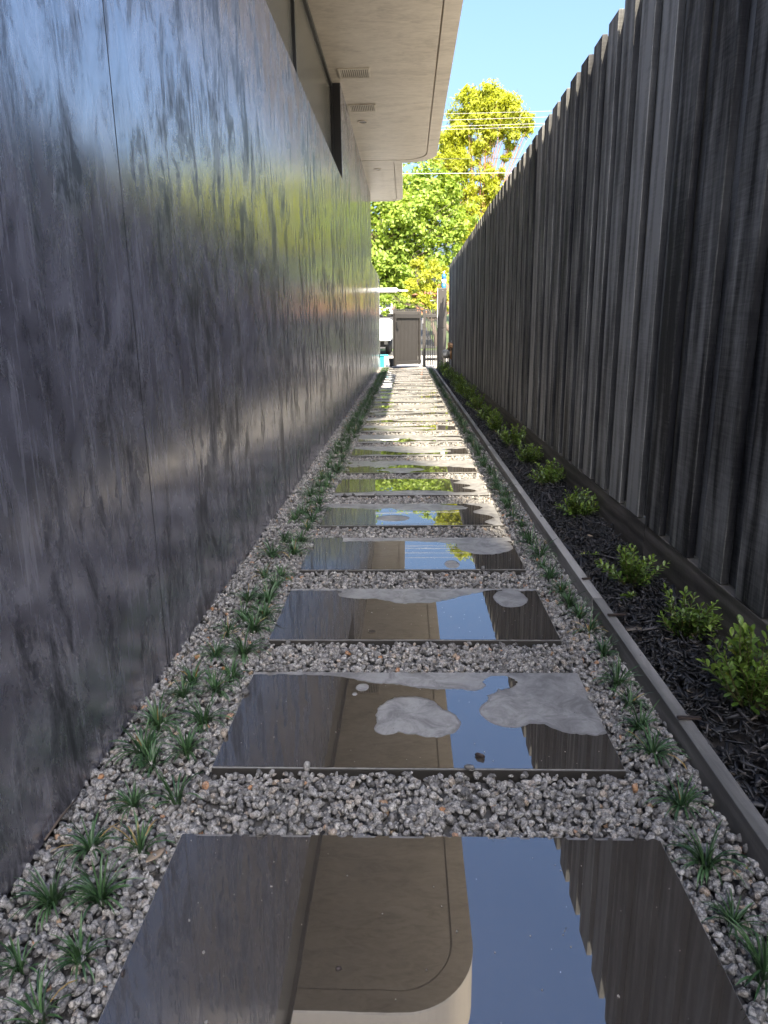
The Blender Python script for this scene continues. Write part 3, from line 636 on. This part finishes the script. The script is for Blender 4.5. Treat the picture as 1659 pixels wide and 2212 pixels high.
# ------------------------------------------------------------------ cool box, van, car, pots beyond the gate
ck = empty('cool_box', (-.65, 20.7, -.06), label='small teal and white box standing on the ground behind the end of the dark wall', cat='box')
b = MB(); b.box((-.80, 20.62, -.058), (-.655, 20.8, .27)); part('teal_side', b, M['teal'], ck, bevel=.008)
b = MB(); b.box((-.654, 20.60, -.058), (-.545, 20.8, .265)); part('white_front', b, M['white'], ck, bevel=.008)
b = MB(); b.box((-.81, 20.59, .272), (-.535, 20.82, .315)); part('lid', b, M['teal'], ck, bevel=.01)
pt = empty('plant_pot', (-.45, 20.9, -.06), label='dark plant pot standing between the teal box and the gate', cat='pot')
b = MB(); b.lathe([(.05, 0), (.075, .22), (.085, .23), (.085, .26), (.07, .26)], (-.455, 20.9, -.055), n=14); part('pot_wall', b, M['rubber'], pt, True)

def wheel(parent, x, y, z, r_, wd):
    b = MB(); b.lathe([(r_*.6, 0), (r_*.95, .0), (r_, .03), (r_, wd-.03), (r_*.95, wd), (r_*.6, wd)], (x, y, z), (1, 0, 0), 22); wo = part('wheel', b, M['rubber'], parent, True)
    b = MB(); b.lathe([(r_*.62, -.008), (r_*.5, .02), (r_*.15, .03), (r_*.1, wd+.008), (r_*.62, wd+.008)], (x, y, z), (1, 0, 0), 18); part('hub', b, M['hub'], parent, True)
vn_ = empty('white_van', (-1.6, 32, 0), label='white box van parked across the road with its rear end facing the path', cat='van')
zz = .0
b = MB(); b.prism([(-2.5, 30.6), (-.66, 30.6), (-.66, 35.2), (-2.5, 35.2)], .58, 1.45); part('van_body', b, M['white'], vn_, bevel=.05)
b = MB(); b.add([(-2.4, 31.0, 1.452), (-.76, 31.0, 1.452), (-.76, 35.0, 1.452), (-2.4, 35.0, 1.452), (-2.3, 31.3, 1.9), (-.86, 31.3, 1.9), (-.86, 34.6, 1.9), (-2.3, 34.6, 1.9)], [(0,3,2,1),(4,5,6,7),(0,1,5,4),(1,2,6,5),(2,3,7,6),(3,0,4,7)]); 
bb = MB(); bb.box((-2.45, 30.45, .56), (-.68, 30.595, .70)); part('bumper', bb, M['white'], vn_, bevel=.02)
bb = MB(); bb.box((-1.0, 30.588, .78), (-.73, 30.599, .92)); part('number_plate', bb, M['meter'], vn_)
bb = MB(); bb.box((-.95, 30.2, .42), (-.8, 30.6, .55)); part('tow_bar', bb, M['rubber'], vn_)
for x in (-2.44, -1.22):
    bb = MB(); bb.box((x, 30.585, .95), (x+.07, 30.599, 1.2)); part('tail_light', bb, M['red'], vn_)
bb = MB(); bb.box((-2.3, 31, .3), (-.8, 35, .58)); part('chassis', bb, M['rubber'], vn_)
for x in (-2.45, -.93):
    for y in (31.6, 34.3): wheel(vn_, x, y, .30, .31, .22)
cr = empty('white_car', (-2.4, 78, 2.2), label='small white hatchback parked up the rising street seen above the van', cat='car')
CM = Matrix.Translation((-2.25, 76.5, 2.33))
prof = [(0, .28), (0, .75), (.15, .95), (.75, 1.42), (2.3, 1.45), (3.0, 1.02), (3.9, .86), (4.1, .6), (4.1, .28)]
b = MB(); n = len(prof)
for xx, ins in ((-.82, 0), (.82, 0)): pass
vs = [CM @ Vector((sx*(.82 if z_ < 1.0 else .68), y_, z_)) for sx in (-1, 1) for y_, z_ in prof]
b.add(vs, [tuple(range(n-1, -1, -1)), tuple(range(n, 2*n))]+[(i, (i+1) % n, n+(i+1) % n, n+i) for i in range(n)]); part('car_body', b, M['white'], cr, bevel=.05)
b = MB(); b.add([CM @ Vector(v) for v in ((-.62, .17, 1.0), (.62, .17, 1.0), (.54, .62, 1.36), (-.54, .62, 1.36), (-.62, .12, 1.0), (.62, .12, 1.0), (.54, .57, 1.37), (-.54, .57, 1.37))], [(0,3,2,1),(4,5,6,7),(0,1,5,4),(1,2,6,5),(2,3,7,6),(3,0,4,7)]); part('rear_window', b, M['carglass'], cr)
for sx in (-.78, .66):
    b = MB(); b.box((sx, -.02, .7), (sx+.13, .04, .88), M=CM); part('tail_light', b, M['red'], cr)
    for y in (.8, 3.3): wheel(cr, -2.25+(-.84 if sx < 0 else .64), 76.5+y, 2.33+.28, .29, .2)

# ------------------------------------------------------------------ plants
def add_attr(me, vals): a = me.attributes.new('rnd', 'FLOAT', 'POINT'); a.data.foreach_set('value', np.array(vals, np.float32))
def tuft(seed, dry=0.0, nb=48):
    r_ = random.Random(seed); b = MB(); A = []
    for k in range(nb):
        az = r_.uniform(0, 2*math.pi); ln = r_.uniform(.055, .112); lean = r_.uniform(.2, 1.25); wd = r_.uniform(.0017, .0030); n = 5
        tw = r_.uniform(-.5, .5); c = Vector((math.cos(az), math.sin(az), 0)); sd = Vector((-math.sin(az+tw), math.cos(az+tw), 0))
        pos = c*r_.uniform(0, .012)+Vector((0, 0, -.012)); ang = math.pi/2-lean*.35; pts = []
        for j in range(n+1):
            pts.append(pos.copy()); pos = pos+(c*math.cos(ang)+Vector((0, 0, math.sin(ang))))*(ln/n); ang -= lean*.42
        v = []; d = r_.random()
        rr_ = .97 if d < dry else r_.uniform(0, .88)
        for j, q_ in enumerate(pts):
            w_ = wd*(1-.25*j/n) if j < n else wd*.12
            up_ = Vector((0, 0, .0006))
            v += [q_-sd*w_+up_, q_-up_, q_+sd*w_+up_]
        b.add(v, [(3*j+a, 3*j+a+1, 3*j+a+4, 3*j+a+3) for j in range(n) for a in (0, 1)]); A += [min(1, rr_*(.6+.4*j/n)) if rr_ < .9 else (.97 if j > 1 else .3) for j in range(n+1) for _ in range(3)]
    me = b.mesh('mondo_tuft', M['mondo'], True); add_attr(me, A); return me
TU = [tuft(k, dry=.02) for k in range(6)]; TD = [tuft(20+k, dry=.22, nb=30) for k in range(3)]
TS = [tuft(40+k, dry=.02, nb=24) for k in range(3)]
Lp = [(-0.659,1.529),(-0.619,1.475),(-0.551,1.531),(-0.607,1.325),(-0.517,1.345),(-0.647,1.195),(-0.543,1.192),(-0.657,1.056),(-0.57,1.066),(-0.642,0.919),(-0.55,0.937),(-0.563,0.83),(-0.663,1.65),(-0.549,1.674),(-0.648,1.81),(-0.564,1.838),(-0.534,1.923),(-0.646,1.893),(-0.621,2.064),(-0.535,2.082),(-0.625,2.244),(-0.54,2.265),(-0.6,2.368),(-0.528,2.388),(-0.623,2.55),(-0.542,2.55),(-0.612,2.817),(-0.537,2.816),(-0.542,2.704),(-0.632,3.105),(-0.534,3.142),(-0.609,3.328),(-0.528,3.327),(-0.523,3.539),(-0.619,3.726),(-0.523,3.724)]
DRY = {6: 1, 20: 1, 17: 1, 26: 1}; SMALL = {17, 20, 4, 9, 11}
Rp = [(0.591,2.791),(0.602,2.63),(0.608,2.51),(0.617,2.391),(0.618,2.256),(0.619,2.085),(0.606,1.882),(0.605,1.764),(0.599,1.646),(0.595,1.54),(0.591,1.342),(0.574,1.169),(0.563,1.029),(0.567,0.927)]
RDRY = {4: 1}
ORD = ['first', 'second', 'third', 'fourth', 'fifth', 'sixth', 'seventh', 'eighth', 'ninth', 'tenth', 'eleventh', 'twelfth', 'thirteenth', 'fourteenth', 'fifteenth', 'sixteenth', 'seventeenth', 'eighteenth', 'nineteenth', 'twentieth', 'twenty-first', 'twenty-second', 'twenty-third', 'twenty-fourth', 'twenty-fifth', 'twenty-sixth']
tufts = []
for i, (x, y) in enumerate(Lp): tufts.append((x, y, 'L', TD[i % 3] if i in DRY else (TS[i % 3] if i in SMALL else TU[i % 6]), 'straw-tipped' if i in DRY else ('small dark' if i in SMALL else 'dark'), 1.0))
for i, (x, y) in enumerate(Rp): tufts.append((x, y, 'R', TD[i % 3] if i in RDRY else TU[(i+2) % 6], 'straw-tipped' if i in RDRY else 'dark', .95))
y = 3.9
while y < 19.4:
    for xx in (-.612, -.53):
        tufts.append((xx+random.uniform(-.02, .02), y+random.uniform(-.06, .06), 'L', random.choice(TU), 'dark', random.uniform(.9, 1.2)))
    y += .225 if y < 9 else .25
y = 2.95
while y < 18.8:
    tufts.append((.592+random.uniform(-.018, .018), y+random.uniform(-.04, .04), 'R', random.choice(TU), 'dark', random.uniform(.85, 1.15))); y += .165 if y < 9 else .20
# label each near tuft by the slab it grows beside, by side and by row order; far ones share per slab
from collections import defaultdict
cell = defaultdict(list)
for t_ in tufts:
    i = min(NSL-1, max(0, int(math.floor((t_[1]-(Y1-LEN-.11))/PIT)))); cell[(t_[2], i)].append(t_)
for (sd, i), L in cell.items():
    L.sort(key=lambda a: a[1])
    for k, (x, y, _, me, adj, s_) in enumerate(L):
        o = link('mondo_tuft', me, None, (x, y, -.012), random.uniform(0, 6.28)); s_ *= random.uniform(.72, 1.15); o.scale = (s_, s_, s_*random.uniform(.85, 1.1)); o.rotation_euler[0] = random.uniform(-.12, .12)
        side = 'left' if sd == 'L' else 'right'
        if i < 8:
            lab = f'{adj} grass tuft {side} of the {ORD[i]} slab, {ORD[k]} of {len(L)} there from the front'
            g = f'grass tufts in the gravel {side} of the path'
        else:
            lab = f'one of the distant grass tufts in the gravel {side} of the {ORD[i]} slab'; g = f'distant grass tufts {side} of the {ORD[i]} slab'
        tag(o, lab, 'grass tuft', g)
def shrub(seed, ns=28, hgt=.13, spread=.13):
    r_ = random.Random(seed); sb = MB(); V, F, A = [], [], []
    for k in range(ns):
        az = r_.uniform(0, 6.28); sp = r_.uniform(.1, 1)*spread; h = hgt*r_.uniform(.55, 1.1)*(1-.35*(sp/spread)**2)
        P = []
        for j in range(5):
            q_ = j/4; P.append(Vector((math.cos(az)*sp*q_**.8+r_.uniform(-.004, .004), math.sin(az)*sp*q_**.8+r_.uniform(-.004, .004), h*q_**.9)))
        sb.tube(P, [.0022, .002, .0016, .0012, .0008], 4, caps=False)
        nl = 9
        for j in range(nl):
            q_ = .22+.78*j/(nl-1); s_ = q_*4; a_ = min(3, int(s_)); base = P[a_].lerp(P[a_+1], s_-a_); dr = (P[a_+1]-P[a_]).normalized()
            for sgn in (0, 1):
                th = j*1.571+sgn*math.pi+r_.uniform(-.3, .3); o1 = dr.orthogonal().normalized(); o2 = dr.cross(o1)
                out = (o1*math.cos(th)+o2*math.sin(th)); d = (out*r_.uniform(.7, 1.1)+dr*r_.uniform(.4, .9)+Vector((0, 0, .15))).normalized()
                if j == nl-1: d = (dr*1.2+out*.6).normalized()
                n_ = d.cross(out.cross(dr) if abs(d.dot(out)) < .99 else o2).normalized(); side_ = d.cross(Vector((0, 0, 1)))
                if side_.length < .1: side_ = o1
                side_.normalize(); nn = side_.cross(d)
                L = r_.uniform(.016, .026)*(1 if j < nl-1 else .8); W = L*.26
                pts = [(0, 0, 0), (.3, .7, .05), (.65, 1, .04), (.9, .6, 0), (1, 0, -.04), (.9, -.6, 0), (.65, -1, .04), (.3, -.7, .05), (.35, 0, -.015), (.7, 0, -.02)]
                b0 = len(V); V += [base+d*(L*a1)+side_*(W*b1)+nn*(L*c1*1.2) for a1, b1, c1 in pts]
                F += [(b0, b0+1, b0+8, b0+7), (b0+1, b0+2, b0+9, b0+8), (b0+2, b0+3, b0+4, b0+9), (b0+9, b0+4, b0+5, b0+6), (b0+8, b0+9, b0+6, b0+7)]
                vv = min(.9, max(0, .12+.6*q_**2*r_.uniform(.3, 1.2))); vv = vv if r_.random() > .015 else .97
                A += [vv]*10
    F = [f_ for f_ in F]
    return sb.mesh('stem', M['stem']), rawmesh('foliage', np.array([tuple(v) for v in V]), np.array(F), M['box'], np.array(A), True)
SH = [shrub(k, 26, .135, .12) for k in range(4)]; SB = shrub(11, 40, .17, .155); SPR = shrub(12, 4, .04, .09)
Sp = [(0.895,1.70,1.05,'B'),(0.89,2.155,.95,'0'),(.965,2.00,.75,'S'),(0.865,2.61,.95,'1'),(.80,2.50,.6,'S'),(.80,2.95,.6,'S'),(0.90,3.66,1.0,'2'),(0.90,4.442,1.0,'3'),(0.88,5.169,1.05,'0'),(0.90,5.948,1.15,'1'),(.88,6.9,1.15,'2'),(0.89,7.7,1.15,'3'),(0.88,8.8,1.15,'0'),(0.875,9.876,1.3,'1'),(0.865,10.9,1.3,'2'),(0.86,11.85,1.35,'3'),(.85,12.9,1.35,'0'),(.84,14.0,1.4,'1'),(.83,15.2,1.35,'2'),(.84,16.4,1.5,'3'),(.88,17.4,1.5,'0')]
nb_ = 0; ns_ = 0
for x, y, s_, k in Sp:
    sm, fm = SB if k == 'B' else (SPR if k == 'S' else SH[int(k)])
    o = empty('box_shrub' if k != 'S' else 'shrub_sprig', (x, y, .012)); o.rotation_euler = (0, 0, random.uniform(0, 6.28)); o.scale = (s_*1.15, s_*1.15, s_*1.25)
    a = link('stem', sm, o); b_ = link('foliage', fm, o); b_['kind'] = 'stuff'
    if k == 'S':
        tag(o, ['low leafy sprig in the mulch beside the fence, between the two nearest bushes', 'low spreading sprig in the mulch close in front of the third bush', 'low sprig in the mulch just behind the third bush'][ns_], 'sprig', 'low sprigs in the mulch'); ns_ += 1
    else:
        lab = 'large glossy green bush cut by the right edge of the photo, nearest in the bed' if nb_ == 0 else f'glossy green box bush in the black mulch, {ORD[nb_]} in the row from the front'
        tag(o, lab, 'bush', 'box bushes in the bed along the fence'); nb_ += 1

# ------------------------------------------------------------------ background trees
S_ = 1.0
def at(px, py, Y):
    d = f+rt2*((px-829.5)/1522.9)-up2*((py-1106)/1522.9); return Vector((0, 0, 1))+d*(Y/d.y)
def tree(name, label, Y, blobs, mat, bark, lsize, dens, trunk, branches=(), seed=1, narrow=.45, droop=0.0, group='trees beyond the gate'):
    r_ = np.random.default_rng(seed); base = Vector((trunk[0], Y, trunk[1]))
    o = empty(name, base); tag(o, label, 'tree', group)
    Vs, Fs, As = [], [], []; off = 0; cen = []
    for bl in blobs:
        px, py, pr = bl[:3]; dy = bl[3] if len(bl) > 3 else 0.0
        c = np.array(at(px, py, Y+dy)); r0 = pr/1522.9*Y; cen.append((Vector(c), r0))
        nt = max(5, int(9*(r0/.8)**2)); 
        tc = r_.normal(size=(nt, 3)); tc /= np.linalg.norm(tc, axis=1)[:, None]; tc *= (r_.random((nt, 1))**.45)*r0; tc[:, 1] *= .9
        k = int(dens)
        for q_ in tc:
            cr_ = r0*r_.uniform(.16, .34); n = max(4, int(k*r_.uniform(.5, 1.3)))
            P = r_.normal(size=(n, 3))*cr_*np.array([.62, .62, .5])+q_+c
            nr = (P-c)/r0+r_.normal(size=(n, 3))*.75; nr[:, 2] += .55; nr[:, 1] -= .3; nr /= np.linalg.norm(nr, axis=1)[:, None]
            a = np.cross(nr, r_.normal(size=(n, 3))); a[:, 2] -= droop*np.linalg.norm(a, axis=1); a -= nr*np.sum(a*nr, 1)[:, None]; a /= np.linalg.norm(a, axis=1)[:, None]
            b_ = np.cross(nr, a); L = lsize*r_.uniform(.6, 1.25, n)[:, None]
            v = np.stack([P-a*L, P+b_*L*narrow, P+a*L+nr*L*-.25, P-b_*L*narrow+nr*L*.12], 1); Vs.append(v.reshape(-1, 3))
            Fs.append((np.arange(n)[:, None]*4+np.array([[0,1,2,3]]))+off); off += 4*n
            As.append(np.repeat(np.clip(r_.random(n)*.7+r_.uniform(0, .3), 0, 1), 4))
    V = np.concatenate(Vs)-np.array(base); cr_me = rawmesh('crown', V, np.concatenate(Fs), M[mat], np.concatenate(As))
    cro = link('crown', cr_me, o); cro['kind'] = 'stuff'
    mb = MB(); tr = trunk[2]; top = sum((c for c, _ in cen), Vector())/len(cen)
    H = max(c.z for c, _ in cen)
    pts = [Vector((0, 0, -.3))]; fork = Vector(((top.x-base.x)*.5, 0, (H-base.z)*.30)); pts.append(Vector((0.03, 0, fork.z*.4))); pts.append(fork)
    mb.tube(pts, [tr*1.25, tr, tr*.8], 9); part('trunk', MB(), M[bark], o) if False else link('trunk', mb.mesh('trunk', M[bark], True), o)
    lb = MB()
    for c, r0 in cen:
        e = c-base; mid = fork.lerp(e, .5)+Vector((r_.uniform(-.3, .3), r_.uniform(-.3, .3), r_.uniform(-.1, .3)))
        lb.tube([fork, mid, e], [tr*.30, tr*.17, tr*.05], 6, caps=False)
        for _ in range(3):
            d = Vector(r_.normal(size=3)); d.normalize(); e2 = e+d*r0*.8; m2 = mid.lerp(e2, .55)
            lb.tube([mid, m2, e2], [tr*.10, tr*.06, tr*.02], 5, caps=False)
    link('limbs', lb.mesh('limbs', M[bark], True), o)
    return o
tree('plane_tree', 'large mid green broadleaf tree filling the view above the gate', 44,
     [(800,470,55),(850,470,60),(905,430,58),(870,400,45),(915,385,42),(840,540,60),(900,520,60),(955,480,50),(950,430,45),(800,560,55),(860,600,50),(930,560,45),(990,470,40),(820,625,40),(740,500,60),(700,430,60),(760,390,60),(985,520,38),(960,400,34),(840,430,50),(880,470,55,-1)], 'plane', 'bark', .13, 46, (-7.5, .3, .42), seed=2, narrow=.62)
tree('gum_tree', 'tall open yellow green tree with orange brown limbs rising right of the eaves', 60,
     [(1055,235,44),(1015,250,36),(1090,255,38),(985,285,34),(965,330,36),(1130,268,24),(1145,262,14),(1055,290,34),(1010,310,26),(990,360,30),(1040,330,18),(1100,300,22),(1090,340,12),(955,385,24),(1015,390,16),(1060,385,30),(1030,420,30),(1080,400,20),(1000,440,26),(1020,470,30),(975,300,28),(1055,205,20),(1000,360,30),(1060,440,34),(960,420,34),(1010,500,40),(1018,222,28),(1092,228,28),(1038,208,24),(1078,210,24),(1112,250,20)], 'gum', 'redbark', .18, 78, (5.8, 1.2, .24), seed=3, narrow=.30, droop=1.1)
tree('gum_tree', 'spreading yellow green tree standing behind the fence right of the gate', 52,
     [(1130,440,60),(1190,400,60),(1250,430,70),(1180,500,60),(1080,520,50),(1310,440,60),(1380,420,70),(1460,450,60),(1260,520,60)], 'gum', 'redbark', .22, 90, (12, 1.0, .35), seed=5, narrow=.35, droop=.8)
tree('yellow_bush_tree', 'small bright yellow green tree directly above the picket panel', 38,
     [(905,600,30),(935,590,28),(925,625,28),(880,625,22),(955,570,22),(895,570,20),(940,650,24),(905,645,20),(960,620,26),(965,655,24)], 'yell', 'bark', .095, 70, (1.5, .1, .12), seed=4, narrow=.55)
tree('dark_tree', 'shaded deep green tree low behind the picket panel', 41, [(930,660,22),(960,650,22),(905,660,18),(980,625,22),(1010,600,30),(860,655,20),(830,660,18),(835,640,20),(1040,570,30)], 'plane', 'bark', .10, 40, (2.6, .2, .16), seed=6, narrow=.55)
tree('street_tree', 'far green tree at the top of the rising street', 95, [(800,640,30),(840,645,26),(880,640,30),(920,640,30),(960,630,30),(760,640,30),(1000,600,40),(860,610,30)], 'plane', 'bark', .2, 30, (-2, 3, .3), seed=8, narrow=.6)
# brick houses up the street
bh = empty('brick_house', (4, 92, 3), label='orange brick house with tiled roof glimpsed between the trees above the gate', cat='house')
b = MB(); b.box((1.2, 88, 2.5), (12, 96, 5.0)); part('wall', b, M['brick'], bh)
b = MB(); b.add([(.6, 87.4, 5.002), (12.6, 87.4, 5.002), (12.6, 96.6, 5.002), (.6, 96.6, 5.002), (4.5, 92, 6.6), (9, 92, 6.6)], [(0,3,2,1),(0,1,5,4),(2,3,4,5),(1,2,5),(3,0,4)]); part('roof', b, M['tile'], bh)
for x in (2.2, 5.6, 9):
    wf = None; b = MB(); b.box((x, 87.95, 3.2), (x+1.4, 87.99, 4.4)); part('window', b, M['white'], bh); b = MB(); b.box((x+.1, 87.93, 3.3), (x+1.3, 87.945, 4.3)); part('pane', b, M['carglass'], bh)
# overhead cables
for k, (p0, p1, r_, mt, lab) in enumerate((((1.69, 9.51), (5.88, 9.53), .010, 'wire', 'highest thin pale overhead cable crossing the crown of the tall tree'), ((1.64, 9.28), (5.89, 9.33), .012, 'wire', 'second pale overhead cable from the top'), ((1.59, 9.05), (5.51, 9.09), .012, 'wire', 'third pale overhead cable from the top'),
        ((1.54, 8.93), (5.42, 8.98), .012, 'wire', 'fourth overhead cable from the top, close under the third'), ((1.01, 7.84), (4.63, 7.75), .014, 'wired', 'dark overhead cable below the group of four'), ((-.1, 7.3), (4.1, 7.21), .02, 'wire', 'lowest and thickest white overhead cable'))):
    sl_ = (p1[1]-p0[1])/(p1[0]-p0[0]); pts = []
    for j in range(25):
        x = -30+j*65/24; xm = (p0[0]+p1[0])/2; pts.append((x, 32, p0[1]+sl_*(x-p0[0])*.6+.0006*((x-xm)**2)))
    b = MB(); b.tube(pts, r_*.62, 6); tag(part('overhead_cable', b, M[mt], None, True), lab, 'cable', 'overhead cables across the street')
